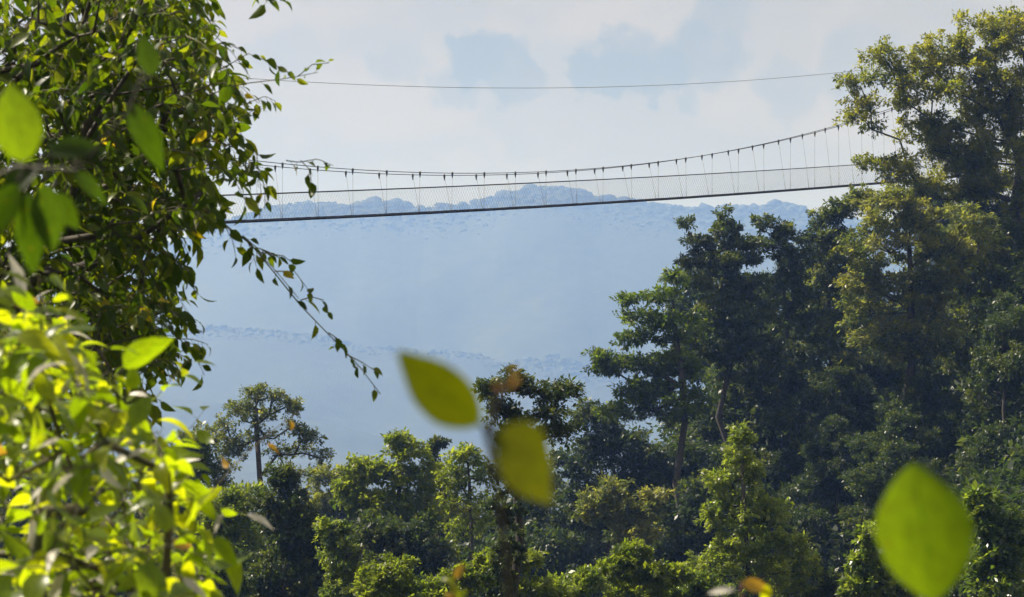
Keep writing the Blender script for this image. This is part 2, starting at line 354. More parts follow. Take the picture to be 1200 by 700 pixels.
for off in (0.0, -WD):                      # diamond netting between handrail and deck
    nb = Tubes(3)
    for s in (1, -1):
        t = -26.0
        while t < 47:
            a = bp(t, off, np.polyval(deckc, t)); t2 = t + s * .62
            b_ = bp(t2, off, np.polyval(railc, t2)); nb.add([a, b_], .0023)
            t += .155
    tag(link('side_net', nb.mesh('side_net', M['wire'], bo), bridge), kind='stuff')
# thin wire strung high above the bridge
ow = fit([(310, 93), (400, 97), (500, 101), (600, 103), (700, 102), (800, 98), (900, 91.5), (980, 85)], -1.5, 3)
tb = Tubes(5); mid0 = bp(8, -1.5, np.polyval(ow, 8)); tb.add([bp(t, -1.5, np.polyval(ow, t)) for t in np.linspace(-30, 46, 60)], .011)
o = link('overhead_wire', tb.mesh('overhead_wire', M['wire'], mid0)); o.location = mid0
tag(o, 'single thin wire strung across the sky high above the bridge', 'wire')

# ------------------------------------------------------------------ forest trees
def leaf_quads(c, d, nrm, Ln, Wd):          # arrays -> rhombic leaves
    d = d / (np.linalg.norm(d, axis=1)[:, None] + 1e-9)
    s = np.cross(nrm, d); s /= np.linalg.norm(s, axis=1)[:, None] + 1e-9
    Ln = Ln[:, None]; Wd = Wd[:, None]
    up = np.cross(d, s)
    V = np.stack([c, c + d * Ln * .5 + s * Wd * .5 + up * Wd * .15, c + d * Ln, c + d * Ln * .45 - s * Wd * .5 + up * Wd * .15], 1)
    return V.reshape(-1, 3)
def skeleton(base, nodes, rmax, tip, bend=.12, r_=None, droop=0.0, sides=6, trunk_top=None):
    """join every clump to the nearest older branch; thickness by what it carries"""
    P = [np.array(base)]; par = [-1]
    top = np.array(trunk_top); m = 7
    wob = r_.normal(0, 1, (m + 1, 3)) * np.linalg.norm(top - P[0]) * .014; wob[0] = 0; wob[:, 2] = 0
    for i in range(1, m + 1):
        P.append(P[0] + (top - P[0]) * i / m + wob[i]); par.append(len(P) - 2)
    nodes = sorted(nodes, key=lambda q: np.linalg.norm((q - top) * [1, 1, .6]))
    for q in nodes:
        A = np.array(P); dv = q - A; dist = np.linalg.norm(dv, axis=1)
        cost = dist + np.maximum(0, A[:, 2] - q[2]) * 1.4 + .12 * np.linalg.norm((A - top) * [1, 1, 0], axis=1)
        cost[0] += 50; cost[1] += 10
        j = int(np.argmin(cost))
        a = P[j]; k = max(1, int(dist[j] / (rmax * 4 + .3))); k = min(k, 3)
        prev = j
        for i in range(1, k + 1):
            f = i / k; pt = a + (q - a) * f
            if i < k: pt = pt + r_.normal(0, bend, 3) * dist[j] * .6 - np.array([0, 0, .10 * dist[j] * math.sin(f * math.pi)])
            P.append(pt); par.append(prev); prev = len(P) - 1
    n = len(P); load = np.ones(n)
    for i in range(n - 1, 0, -1): load[par[i]] += load[i]
    rad = tip * load ** .5; rad *= min(1.6, rmax / rad[0]) if rad[0] > 0 else 1
    rad = np.maximum(rad, tip * .8)
    tb = Tubes(sides); kids = {}
    for i in range(1, n): kids.setdefault(par[i], []).append(i)
    stack = [0]
    while stack:
        s = stack.pop()
        for c in kids.get(s, []):
            path = [s, c]
            while kids.get(path[-1]):
                ks = sorted(kids[path[-1]], key=lambda q: -load[q]); path.append(ks[0])
                for x in ks[1:]: stack_extra.append((path[-2], x)) if False else todo.append((path[-2], x))
            pts = [P[i] for i in path]; rr = [min(rad[i], rad[path[1]] * 1.08) for i in path]
            rr[-1] *= .5
            tb.add(pts, np.array(rr), sides if rr[0] > .05 or sides < 5 else 4)
            while todo:
                a, x = todo.pop()
                p2 = [a, x]
                while kids.get(p2[-1]):
                    ks = sorted(kids[p2[-1]], key=lambda q: -load[q]); p2.append(ks[0])
                    for y in ks[1:]: todo.append((p2[-2], y))
                rr = [min(rad[i], rad[p2[1]] * 1.08) for i in p2]; rr[-1] *= .5
                tb.add([P[i] for i in p2], np.array(rr), sides if rr[0] > .05 or sides < 5 else 4)
    return tb, P
todo = []
def foliage(clumps, r_, leaf=.15, cover=1.5, flat=.6, tone0=.5, tufts=16):
    Vs = []; tn = []
    for (c, cr) in clumps:
        flat_ = min(.95, flat * 1.3)
        n = int(1.0 * r_.uniform(.55, 1.35) * cover * math.pi * cr * cr * (.45 + .55 * flat) / (leaf * leaf * .45 * .5)); n = max(n, 30)
        nt_ = max(5, int(tufts * cr))
        td = r_.normal(0, 1, (nt_, 3)); td[:, 2] = td[:, 2] * .8 + .25; td /= np.linalg.norm(td, axis=1)[:, None]
        tl = r_.uniform(.55, 1.15, nt_)
        which = r_.integers(0, nt_, n); s = r_.random(n) ** .55
        d = td[which]
        pos = d * (s * tl[which])[:, None] * cr
        pos[:, 2] *= flat_
        pos[:, 2] -= .10 * cr * s * s
        pos += r_.normal(0, .17, (n, 3)) * cr * (.4 + .8 * (1 - s))[:, None]
        ld = d * .8 + r_.normal(0, .6, (n, 3)) + np.array([0, 0, -.25])
        nr = r_.normal(0, .6, (n, 3)) + np.array([0, 0, 1.0])
        Ln = leaf * 1.13 * np.exp(r_.normal(0, .28, n))
        Vs.append(leaf_quads(pos + c, ld, nr, Ln, Ln * r_.uniform(.38, .55, n)))
        t0 = tone0 + r_.normal(0, .17)
        tn.append(np.clip(t0 + r_.normal(0, .12, nt_)[which] + r_.normal(0, .16, n), 0.01, .99))
    return np.concatenate(Vs), np.concatenate(tn)
GD, GC = 1.9, 1.0                          # overall crown density
QUADS = 0
def tree(name, label, cat, d, bx, lobes, mat, seed, cr=.95, dens=1.0, leaf=.15, cover=1.5, flat=.55, tone=.5, group=None, trunk_r=.22, top=None, bark='bark', ivy=None, depth=.8):
    """lobes: photo-pixel ellipses (cx, cy, rx, ry[, density[, depth offset m]]) at distance d; the tree stands on the ground below bx"""
    global QUADS
    r_ = np.random.default_rng(seed)
    s = d / F
    X = (bx - HX) * s
    base = np.array([X, d, float(ground_h(X, d)) - .15])
    clumps = []
    for lb in lobes:
        cx, cy_, rx, ry = lb[:4]; dn = lb[4] if len(lb) > 4 else 1; do = lb[5] if len(lb) > 5 else 0
        c = at(cx, cy_, d); c[1] += do
        ax = np.array([max(rx * s - cr * .55, .12), max(rx * s * depth - cr * .4, .12), max(ry * s - cr * flat * .55, .1)])
        n = max(1, int(round(GD * dens * dn * 1.15 * (ax[0] * ax[2] + ax[0] * ax[1] * .5 + .4) / (cr * cr * .55))))
        got = []
        for k in range(n):
            best = None; bd = -1
            for _ in range(6):
                v = r_.normal(0, 1, 3); v /= np.linalg.norm(v); q = c + v * ax * r_.uniform(.35, 1) ** .5
                dd = min([np.linalg.norm(q - g) for g in got] + [9])
                if dd > bd: bd = dd; best = q
            got.append(best)
        for q in got: clumps.append((q, cr * r_.uniform(.65, 1.25)))
    if top is None:
        tp = np.mean([c for c, _ in clumps], 0); tp[2] = np.percentile([c[2] for c, _ in clumps], 75)
    else: tp = at(top[0], top[1], d)
    tb, P = skeleton(base, [c - [0, 0, .2 * r] for c, r in clumps], trunk_r * .62, .014, r_=r_, trunk_top=tp)
    V, tn = foliage(clumps, r_, leaf, cover * GC, flat, tone)
    if ivy:                                  # climbers wrapped round the trunk
        y0, y1, rr = ivy
        cl = []
        for yy in np.linspace(y0, y1, int(abs(y1 - y0) / 6)):
            z = (HY - yy) * s; f = np.clip((z - base[2]) / (tp[2] - base[2]), 0, 1); q = base + (tp - base) * f
            cl.append((q + r_.normal(0, .14, 3), rr * r_.uniform(.7, 1.3)))
        V2, t2 = foliage(cl, r_, leaf * .8, cover * 3.4, 1.1, .4, 14); V = np.concatenate([V, V2]); tn = np.concatenate([tn, t2])
    QUADS += len(tn)
    root = empty(name, base, label, cat, group)
    link('trunk', tb.mesh('trunk', M[bark], base), root)
    n = len(tn)
    link('crown', mesh_from('crown', V - base, np.arange(4 * n), np.full(n, 4), M[mat], tone=tn), root)
    return root
def copy_tree(root, X, Y, rz, s, label, group=None, sink=.2):
    r = root.copy(); C.objects.link(r); r.location = (X, Y, float(ground_h(X, Y)) - sink); r.rotation_euler = (0, 0, rz); r.scale = (s, s, s * random.uniform(.92, 1.08))
    r['label'] = label
    if group: r['group'] = group
    for ch in list(root.children):
        c = ch.copy(); C.objects.link(c); c.parent = r
    return r

# --- right bank, big trees
tree('broadleaf_tree', 'tallest tree at top right, olive crown with limbs reaching left over the bridge', 'tree', 108, 1200,
     [(1120, 112, 72, 62), (1190, 78, 62, 70), (1095, 70, 44, 34, .8), (1150, 46, 48, 36), (1185, 28, 34, 22, .8), (1000, 98, 26, 18, .6), (1028, 62, 24, 14, .6), (1040, 98, 44, 34, .75), (1062, 72, 30, 20, .6), (998, 128, 26, 26, .7), (1030, 142, 30, 16, .35), (1012, 182, 20, 20, .6), (1032, 200, 18, 16, .6), (1080, 165, 42, 40, .9), (1052, 208, 22, 16, .9), (1070, 228, 30, 20), (1130, 165, 50, 40), (1165, 130, 40, 40), (1195, 150, 30, 40), (1110, 200, 60, 45), (1180, 195, 70, 60), (1270, 130, 70, 90, .7)],
     'olive', 11, cr=.85, leaf=.13, cover=1.2, tone=.74, dens=.72, trunk_r=.42, top=(1190, 150))
tree('broadleaf_tree', 'broad grey green tree, its left edge sunlit, under the tallest tree', 'tree', 103, 1070,
     [(1045, 250, 45, 30), (1048, 228, 26, 12), (1020, 300, 40, 42), (1012, 360, 36, 55), (1050, 400, 40, 34), (1075, 320, 55, 50), (1110, 270, 60, 42), (1090, 380, 45, 50)],
     'grey', 12, cr=.8, leaf=.135, cover=1.4, tone=.66, dens=.85, trunk_r=.32)
tree('broadleaf_tree', 'wide dark crown at the right edge below the tallest tree', 'tree', 106, 1180,
     [(1160, 310, 70, 55), (1200, 390, 60, 60), (1140, 400, 50, 50), (1180, 480, 60, 50, .8), (1250, 330, 60, 90, .6)],
     'dark', 13, cr=.9, leaf=.14, cover=1.3, tone=.7, dens=.9, trunk_r=.3)
tree('tiered_tree', 'dark tree with pointed top and level tiers of branches just under the bridge deck', 'tree', 111, 852,
     [(846, 254, 12, 12), (850, 270, 26, 10), (822, 283, 26, 8), (870, 285, 30, 10), (805, 262, 12, 6, .6), (850, 302, 48, 12), (812, 308, 26, 9), (848, 330, 55, 14), (855, 365, 58, 26), (835, 400, 52, 26), (880, 420, 50, 34)],
     'dark', 14, cr=.62, leaf=.14, cover=1.5, flat=.4, tone=.62, dens=.85, trunk_r=.24, top=(848, 290))
tree('tiered_tree', 'dark tree with two small peaks right of the pointed tiered tree', 'tree', 114, 900,
     [(895, 262, 14, 10), (918, 270, 16, 9), (900, 285, 30, 12), (925, 305, 34, 16), (915, 345, 42, 30), (930, 400, 50, 40), (900, 450, 55, 36)],
     'dark', 15, cr=.68, leaf=.14, cover=1.5, flat=.42, tone=.55, dens=.9, trunk_r=.22)
tree('tiered_tree', 'dark bushy tree wedged between the twin peaked tree and the sunlit grey green one', 'tree', 117, 968,
     [(966, 254, 18, 14), (985, 245, 22, 16), (960, 280, 30, 18), (985, 300, 34, 36), (965, 350, 38, 36), (975, 420, 45, 45), (1010, 232, 22, 14)],
     'grey', 16, cr=.72, leaf=.14, cover=1.5, flat=.5, tone=.4, trunk_r=.22)
tree('tiered_tree', 'leaning tree whose lowest limb juts far left over the hazy valley', 'tree', 101, 800,
     [(790, 322, 14, 9), (775, 345, 34, 10), (735, 352, 16, 6, .8), (760, 372, 40, 12), (790, 385, 46, 20), (742, 395, 26, 9), (705, 418, 16, 6), (735, 425, 38, 9), (780, 425, 46, 18), (750, 455, 44, 14), (790, 470, 50, 26), (712, 432, 18, 6, .7), (725, 482, 36, 14)],
     'light', 17, cr=.6, leaf=.14, cover=1.4, flat=.38, tone=.25, dens=.85, trunk_r=.26, top=(790, 350))
tree('broadleaf_tree', 'dark bluish tree at the left foot of the right hand forest', 'tree', 108, 705,
     [(690, 485, 22, 16), (705, 510, 34, 24), (680, 540, 34, 26), (735, 530, 40, 30), (700, 590, 55, 40), (760, 560, 44, 34)],
     'dark', 18, cr=.75, leaf=.15, cover=1.5, flat=.55, tone=.5, trunk_r=.2)
tree('broadleaf_tree', 'tree with pinkish brown young leaves in the shade left of the pyramid shaped tree', 'tree', 92, 745,
     [(718, 575, 22, 20), (700, 600, 18, 14), (735, 600, 26, 18), (690, 590, 10, 14, .6), (760, 590, 24, 20), (740, 625, 40, 20)],
     'grey', 19, cr=.55, leaf=.13, cover=1.3, tone=.7, trunk_r=.14)
# --- centre and left of the valley
tree('emergent_tree', 'tall thin tree with open crown and ivy clad trunk at bottom centre', 'tree', 48, 598,
     [(600, 442, 20, 8), (575, 458, 18, 9), (585, 478, 22, 11), (618, 455, 24, 9), (648, 462, 22, 8), (662, 456, 12, 5), (640, 482, 30, 9), (600, 492, 34, 12, .8), (655, 505, 26, 12), (625, 512, 30, 10, .7)],
     'dark', 21, cr=.36, leaf=.07, cover=.6, flat=.5, tone=.6, dens=.55, trunk_r=.18, top=(592, 478), ivy=(500, 720, .28), group=None)
tree('open_crowned_tree', 'open airy tree with visible forked limbs on the left against the blue hill', 'tree', 96, 308,
     [(300, 462, 18, 9), (322, 464, 18, 10), (280, 478, 20, 11), (345, 474, 20, 10), (262, 498, 16, 14), (300, 488, 34, 14, .6), (345, 500, 22, 8, .7), (362, 512, 20, 6), (378, 534, 14, 6), (340, 528, 30, 8, .7), (270, 525, 24, 16), (310, 515, 34, 12, .4)],
     'grey', 22, cr=.55, leaf=.10, cover=.62, flat=.6, tone=.5, dens=.95, trunk_r=.2, top=(306, 478))
tree('broadleaf_tree', 'dense dark green tree with rounded top at lower left', 'tree', 68, 340,
     [(335, 560, 26, 22), (328, 590, 40, 26), (345, 620, 46, 34), (330, 670, 50, 44), (375, 660, 34, 34)],
     'dark', 23, cr=.5, leaf=.095, cover=1.5, flat=.7, tone=.6, trunk_r=.18)
tree('broadleaf_tree', 'sunlit tree filling the gap between the foreground shrub and the dense dark tree', 'tree', 74, 262,
     [(285, 585, 26, 22), (262, 600, 34, 24), (270, 640, 44, 40), (290, 690, 40, 30), (240, 690, 50, 40)],
     'light', 24, cr=.55, leaf=.12, cover=1.4, flat=.6, tone=.5, trunk_r=.16)
tree('broadleaf_tree', 'dull green tree partly hidden behind the foreground leaves at left', 'tree', 84, 225,
     [(232, 520, 28, 22), (210, 545, 34, 26), (245, 555, 34, 26), (190, 590, 46, 34), (240, 600, 40, 34)],
     'grey', 25, cr=.6, leaf=.12, cover=1.3, flat=.6, tone=.38, trunk_r=.18)
tree('broadleaf_tree', 'small bright tree at the right shoulder of the dense dark tree', 'tree', 62, 398,
     [(392, 625, 20, 22), (400, 655, 30, 26), (412, 690, 34, 28)],
     'gloss', 26, cr=.40, leaf=.085, cover=1.4, flat=.7, tone=.7, trunk_r=.12)
tree('broadleaf_tree', 'yellow green tree with a taller dark tuft on top left of the middle trunk', 'tree', 84, 462,
     [(466, 516, 20, 11), (478, 530, 24, 12), (425, 555, 30, 16), (465, 555, 34, 18), (500, 560, 24, 20), (410, 580, 26, 20), (450, 595, 46, 26), (495, 600, 30, 30)],
     'light', 27, cr=.6, leaf=.125, cover=1.35, flat=.55, tone=.72, trunk_r=.2)
tree('broadleaf_tree', 'shaded lower tree in front of the yellow green one at bottom centre left', 'tree', 76, 450,
     [(440, 620, 34, 20), (480, 630, 40, 26), (450, 655, 50, 30), (505, 650, 34, 26)],
     'dark', 28, cr=.6, leaf=.12, cover=1.4, tone=.55, trunk_r=.16)
tree('slender_tree', 'slender crooked tree with thin yellowish leaves just left of the ivy clad trunk', 'tree', 80, 560,
     [(545, 535, 22, 12), (535, 560, 26, 16, .8), (570, 555, 22, 16, .8), (548, 590, 34, 18, .5), (575, 610, 16, 14, .4), (530, 620, 20, 16, .5)],
     'light', 29, cr=.5, leaf=.115, cover=1.0, flat=.6, tone=.7, dens=.8, trunk_r=.12, top=(550, 560))
tree('slender_tree', 'slender leaning tree with feathery crown between the yellow green tree and the crooked one', 'tree', 88, 528,
     [(520, 580, 22, 16, .8), (545, 600, 22, 18, .6), (515, 555, 16, 10, .8), (505, 610, 24, 18, .7)],
     'olive', 30, cr=.5, leaf=.12, cover=1.0, flat=.6, tone=.55, dens=.8, trunk_r=.10)
tree('bare_topped_tree', 'tiny dark treetop tuft poking up beside the yellow green tree', 'tree', 92, 508,
     [(515, 519, 15, 4, .8), (505, 530, 8, 5, .7), (512, 545, 10, 8, .5)],
     'dark', 31, cr=.3, leaf=.11, cover=.9, flat=.45, tone=.5, trunk_r=.08, top=(510, 530))
tree('broadleaf_tree', 'bluish back tree seen past the ivy clad trunk on its right side', 'tree', 118, 640,
     [(625, 560, 30, 30), (650, 590, 40, 36), (620, 630, 34, 34), (665, 640, 40, 36)],
     'grey', 32, cr=.8, leaf=.15, cover=1.4, tone=.35, trunk_r=.18)
tree('broadleaf_tree', 'hazy low tree between the open crowned tree and the yellow green tree', 'tree', 125, 385,
     [(380, 560, 26, 12), (405, 562, 24, 14), (375, 590, 40, 26), (420, 600, 36, 30)],
     'olive', 33, cr=.8, leaf=.15, cover=1.4, tone=.55, trunk_r=.18)
# --- lit shrubs and small trees along the bottom
tree('pyramidal_tree', 'sunlit pyramid shaped tree with shiny leaves before the dark forest', 'tree', 60, 862,
     [(868, 510, 10, 14), (862, 535, 20, 14), (880, 555, 24, 16), (845, 565, 22, 14), (868, 590, 40, 22), (905, 600, 32, 18), (835, 605, 20, 14), (875, 630, 50, 24), (925, 640, 26, 18), (850, 660, 46, 28), (910, 675, 48, 28), (945, 665, 20, 14)],
     'gloss', 41, cr=.32, leaf=.085, cover=1.0, flat=.75, tone=.85, dens=.6, trunk_r=.11, top=(868, 545))
tree('rounded_shrub', 'round light green bush at bottom left of centre', 'bush', 52, 455, [(455, 672, 28, 18), (440, 692, 34, 22), (475, 695, 26, 16)],
     'light', 42, cr=.36, leaf=.082, cover=1.4, flat=.7, tone=.68, trunk_r=.08)
tree('rounded_shrub', 'light green bush around the foot of the ivy clad trunk', 'bush', 53, 548, [(545, 678, 34, 16), (575, 662, 22, 14), (520, 695, 34, 16), (622, 690, 36, 14), (610, 655, 20, 12, .7)],
     'light', 43, cr=.34, leaf=.082, cover=1.3, flat=.65, tone=.72, trunk_r=.07)
tree('spreading_shrub', 'spreading light green shrub with a bare grey limb at bottom right of centre', 'bush', 56, 735, [(738, 650, 24, 14), (722, 665, 30, 10), (765, 668, 30, 12), (745, 690, 44, 14), (795, 672, 14, 8)],
     'light', 44, cr=.32, leaf=.082, cover=1.2, flat=.55, tone=.62, trunk_r=.07, bark='palebark')
tree('rounded_shrub', 'low pale green bush along the bottom edge left of the spreading shrub', 'bush', 54, 670, [(665, 688, 40, 12), (690, 680, 22, 12), (640, 700, 30, 12)],
     'gloss', 45, cr=.32, leaf=.082, cover=1.3, flat=.6, tone=.7, trunk_r=.06)
tree('rounded_shrub', 'shiny bush at the left foot of the pyramid shaped tree', 'bush', 58, 812, [(815, 685, 26, 16), (790, 700, 24, 12), (838, 700, 30, 14)],
     'gloss', 46, cr=.32, leaf=.082, cover=1.2, flat=.65, tone=.6, trunk_r=.06)
tree('variegated_shrub', 'shrub with yellow and reddish shoots left of the big blurred leaf', 'bush', 55, 1018, [(1018, 628, 18, 14), (1008, 658, 20, 12), (1025, 665, 20, 14), (1020, 688, 36, 18), (1055, 690, 26, 18)],
     'gloss', 47, cr=.32, leaf=.115, cover=1.25, flat=.65, tone=.72, trunk_r=.06)
tree('variegated_shrub', 'dark shrub with yellow green tip right of the big blurred leaf', 'bush', 56, 1160, [(1148, 585, 16, 14), (1155, 612, 26, 18), (1165, 645, 40, 26), (1190, 620, 24, 22), (1170, 685, 50, 28)],
     'gloss', 48, cr=.36, leaf=.13, cover=1.25, flat=.65, tone=.42, trunk_r=.07)
tree('rounded_shrub', 'dim bush between the pyramid shaped tree and the shrub with reddish shoots', 'bush', 60, 975, [(975, 690, 24, 16), (960, 700, 20, 12)],
     'dark', 49, cr=.34, leaf=.082, cover=1.2, flat=.65, tone=.7, trunk_r=.06)

# --- forest wall on the right slope: a few kinds, repeated
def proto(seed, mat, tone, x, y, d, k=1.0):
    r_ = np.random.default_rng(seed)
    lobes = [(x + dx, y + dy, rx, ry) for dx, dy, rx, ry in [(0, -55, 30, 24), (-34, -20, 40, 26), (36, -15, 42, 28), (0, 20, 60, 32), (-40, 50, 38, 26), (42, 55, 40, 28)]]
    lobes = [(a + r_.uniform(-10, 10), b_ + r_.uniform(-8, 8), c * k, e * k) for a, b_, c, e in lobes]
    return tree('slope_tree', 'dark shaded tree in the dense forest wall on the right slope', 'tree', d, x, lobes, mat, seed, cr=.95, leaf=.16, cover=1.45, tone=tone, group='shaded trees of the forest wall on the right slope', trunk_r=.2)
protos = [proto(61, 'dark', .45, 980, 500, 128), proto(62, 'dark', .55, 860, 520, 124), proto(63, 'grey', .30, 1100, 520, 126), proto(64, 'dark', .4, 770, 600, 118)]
spots = []
for row, (d, y0) in enumerate([(98, 650), (104, 610), (110, 570), (116, 530), (122, 490), (129, 455), (136, 420), (144, 385)]):
    for k in range(9):
        px = 690 + 62 * k + (31 if row % 2 else 0) + random.uniform(-14, 14)
        py = y0 + random.uniform(-14, 14) - max(0, px - 900) * .25
        if px < 700 + (row * 14) or (620 < py and px < 740): continue
        if row >= 5 and px < 840: continue
        spots.append((px, py, d + random.uniform(-2, 2)))
spots += [(1185, 520, 104), (1215, 560, 100), (1170, 590, 96), (1225, 480, 110), (1200, 440, 116), (1240, 620, 92), (1110, 620, 96), (1050, 640, 94)]
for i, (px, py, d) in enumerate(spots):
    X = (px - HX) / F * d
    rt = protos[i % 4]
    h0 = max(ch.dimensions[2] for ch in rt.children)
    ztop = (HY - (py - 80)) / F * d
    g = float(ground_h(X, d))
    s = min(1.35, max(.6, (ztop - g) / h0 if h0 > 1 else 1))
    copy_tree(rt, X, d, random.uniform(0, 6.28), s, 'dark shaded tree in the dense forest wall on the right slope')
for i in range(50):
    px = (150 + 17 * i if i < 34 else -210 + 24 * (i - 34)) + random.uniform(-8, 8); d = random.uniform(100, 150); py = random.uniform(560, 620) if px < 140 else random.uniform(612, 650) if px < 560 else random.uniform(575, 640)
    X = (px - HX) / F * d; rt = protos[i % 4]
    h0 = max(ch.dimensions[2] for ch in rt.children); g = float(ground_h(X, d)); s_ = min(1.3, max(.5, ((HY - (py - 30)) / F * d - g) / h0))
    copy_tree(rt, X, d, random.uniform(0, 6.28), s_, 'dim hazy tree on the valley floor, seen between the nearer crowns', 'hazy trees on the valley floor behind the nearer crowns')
print('forest quads', QUADS)

# undergrowth covering the slopes between the trunks
cl = []
for _ in range(3000):
    y = rng.uniform(72, 142); x = rng.uniform(2, 40) if rng.random() < .6 else rng.uniform(-28, 14)
    if abs(x) / y > .27: continue
    cl.append((np.array([x, y, float(ground_h(x, y)) + rng.uniform(.1, 1.3)]), rng.uniform(.7, 1.5)))
V, tn_ = foliage(cl, rng, .28, .70, .8, .4, 12); n = len(tn_); print('undergrowth', n)
o = link('undergrowth', mesh_from('undergrowth', V, np.arange(4 * n), np.full(n, 4), M['dark'], tone=tn_))
tag(o, 'dark leafy undergrowth covering the slopes between the tree trunks', 'undergrowth', kind='stuff')

# ------------------------------------------------------------------ close foliage: shaped leaves
def leaf_shape(nst, width, fold, droop, wav, r_, tipw=1.35, curl=0.0, oval=False):
    """unit leaf along +X, normal +Z; returns V, faces, uv per loop"""
    s = np.linspace(0, 1, nst); V = []; UVv = []
    for i, a in enumerate(s):
        w_ = width * .5 * (math.sin(math.pi * a ** .82)) ** .85 * (1 - .22 * a ** 3) * (1 + r_.normal(0, wav)) if 0 < i < nst - 1 else 0
        if oval and 0 < i < nst - 1: w_ = width * .5 * math.sin(math.pi * a) ** .8 * (1 + r_.normal(0, wav))
        z = -droop * a * a; x = a - .25 * droop * a * a
        sway = curl * a * a
        if 0 < i < nst - 1:
            V += [(x, w_ + sway, z + fold * w_), (x, sway, z), (x, -w_ + sway, z + fold * w_)]; UVv += [(0, a), (.5, a), (1, a)]
        else: V += [(x, sway, z)]; UVv += [(.5, a)]
    Fc = []; m = nst - 2
    Fc += [(0, 2, 1), (0, 3, 2)]
    for i in range(m - 1):
        a = 1 + i * 3; Fc += [(a, a + 1, a + 4, a + 3), (a + 1, a + 2, a + 5, a + 4)]
    e = 1 + (m - 1) * 3; t_ = len(V) - 1
    Fc += [(e, e + 1, t_), (e + 1, e + 2, t_)]
    return np.array(V, float), Fc, np.array(UVv, float)
def leaf_variant_mesh(name, mat, tone, nst, width, fold, droop, wav, seed, curl=0.0, oval=False):
    r_ = np.random.default_rng(seed)
    V, Fc, UVv = leaf_shape(nst, width, fold, droop, wav, r_, curl=curl, oval=oval)
    ff = [i for f in Fc for i in f]
    me = mesh_from(name, V, ff, [len(f) for f in Fc], M[mat], tone=np.full(len(Fc), tone), uv=UVv[ff], smooth=True)
    return me
def frame(pos, d, nrm, size):
    d = Vector(d).normalized(); nrm = Vector(nrm); y = nrm.cross(d)
    if y.length < 1e-4: y = Vector((0, 1, 0)).cross(d)
    y.normalize(); z = d.cross(y)
    m = Matrix((d, y, z)).transposed().to_4x4(); m.translation = Vector(pos)
    return m @ Matrix.Diagonal((size, size, size, 1))
class Plant:
    """stems + leaves; the biggest in the picture become single leaf objects, the rest one mass"""
    def __init__(s, name, label, cat, base): s.root = empty(name, base, label, cat); s.b = np.array(base, float); s.leaves = []; s.stem = Tubes(5)
    def leaf(s, pos, d, nrm, size, var): s.leaves.append((np.array(pos, float), np.array(d, float), np.array(nrm, float), size, var))
    def finish(s, variants, limit=290, stem_mat='twig', wave=None):
        if s.stem.n: link('stem', s.stem.mesh('stem', M[stem_mat], s.b), s.root)
        def key(lf):
            p = lf[0]; x = p[0] / p[1] * F + HX; y = HY - p[2] / p[1] * F
            if not (-15 < x < 1215 and -15 < y < 715): return 1e9
            return p[1] / (lf[3] * (.4 + abs(lf[2][1]) / (np.linalg.norm(lf[2]) + 1e-9))) + (p[1] - 0) * .0
        lv = sorted(s.leaves, key=key)
        inv = Matrix.Translation(-Vector(s.b))
        for p, d, nn, size, var in lv[:limit]:
            o = link('leaf', variants[var % len(variants)], s.root); o.matrix_local = inv @ frame(p, d, nn, size)
        rest = lv[limit:]
        if rest:
            cache = {}
            Vs = []; FF = []; CN = []; TN = []; UV = []; MI = []; mats = []; n = 0
            for p, d, nn, size, var in rest:
                me = variants[var % len(variants)]
                if me.name not in cache:
                    v = np.empty(len(me.vertices) * 3, np.float32); me.vertices.foreach_get('co', v)
                    f = np.empty(len(me.loops), np.int32); me.loops.foreach_get('vertex_index', f)
                    c = np.empty(len(me.polygons), np.int32); me.polygons.foreach_get('loop_total', c)
                    u = np.empty(len(me.loops) * 2, np.float32); me.uv_layers[0].data.foreach_get('uv', u)
                    t_ = np.empty(len(me.polygons), np.float32); me.attributes['tone'].data.foreach_get('value', t_)
                    if me.materials[0] not in mats: mats.append(me.materials[0])
                    cache[me.name] = (v.reshape(-1, 3), f, c, u, t_, mats.index(me.materials[0]))
                v, f, c, u, t_, mi = cache[me.name]
                mt = np.array(inv @ frame(p, d, nn, size))
                Vs.append(v @ mt[:3, :3].T + mt[:3, 3]); FF.append(f + n); CN.append(c); UV.append(u); TN.append(t_); MI.append(np.full(len(c), mi)); n += len(v)
            me = mesh_from('foliage', np.concatenate(Vs), np.concatenate(FF), np.concatenate(CN), mats, tone=np.concatenate(TN), uv=np.concatenate(UV), smooth=True)
            me.polygons.foreach_set('material_index', np.concatenate(MI).astype(np.int32))
            tag(link('foliage', me, s.root), kind='stuff')
            print(s.root.name, 'leaves', len(lv))
        return s.root
def bez(a, b, c, n): t_ = np.linspace(0, 1, n)[:, None]; return (1 - t_) ** 2 * np.array(a) + 2 * t_ * (1 - t_) * np.array(b) + t_ ** 2 * np.array(c)
def pxof(p): return p[0] / p[1] * F + HX, HY - p[2] / p[1] * F

# ---- big leafy tree on the left, 9 to 14 m away
tv = []
for i in range(14):
    tone = [.08, .2, .3, .35, .45, .5, .55, .6, .7, .75, .8, .85, .9, .99][i]
    tv.append(leaf_variant_mesh('climber_leaf', 'tree_leaf', tone, 5, .42 + .04 * (i % 4), .25 + .1 * (i % 3), .18 + .12 * (i % 4), .05, 100 + i, curl=.05 * ((i % 3) - 1)))
tv.append(leaf_variant_mesh('dry_leaf', 'dry', .6, 6, .34, .5, .4, .08, 120))
edge = np.array([(-60, 225), (0, 236), (20, 240), (40, 246), (60, 262), (80, 278), (100, 285), (120, 288), (150, 268), (175, 280), (200, 292), (230, 268), (260, 236), (280, 220), (300, 212), (330, 204), (360, 214), (390, 222), (420, 212), (445, 196), (470, 150), (490, 90)], float)
edge[:, 1] += 14
tb0 = at(-260, 0, 12.5); tb0[2] = float(ground_h(tb0[0], 12.5)) - .1
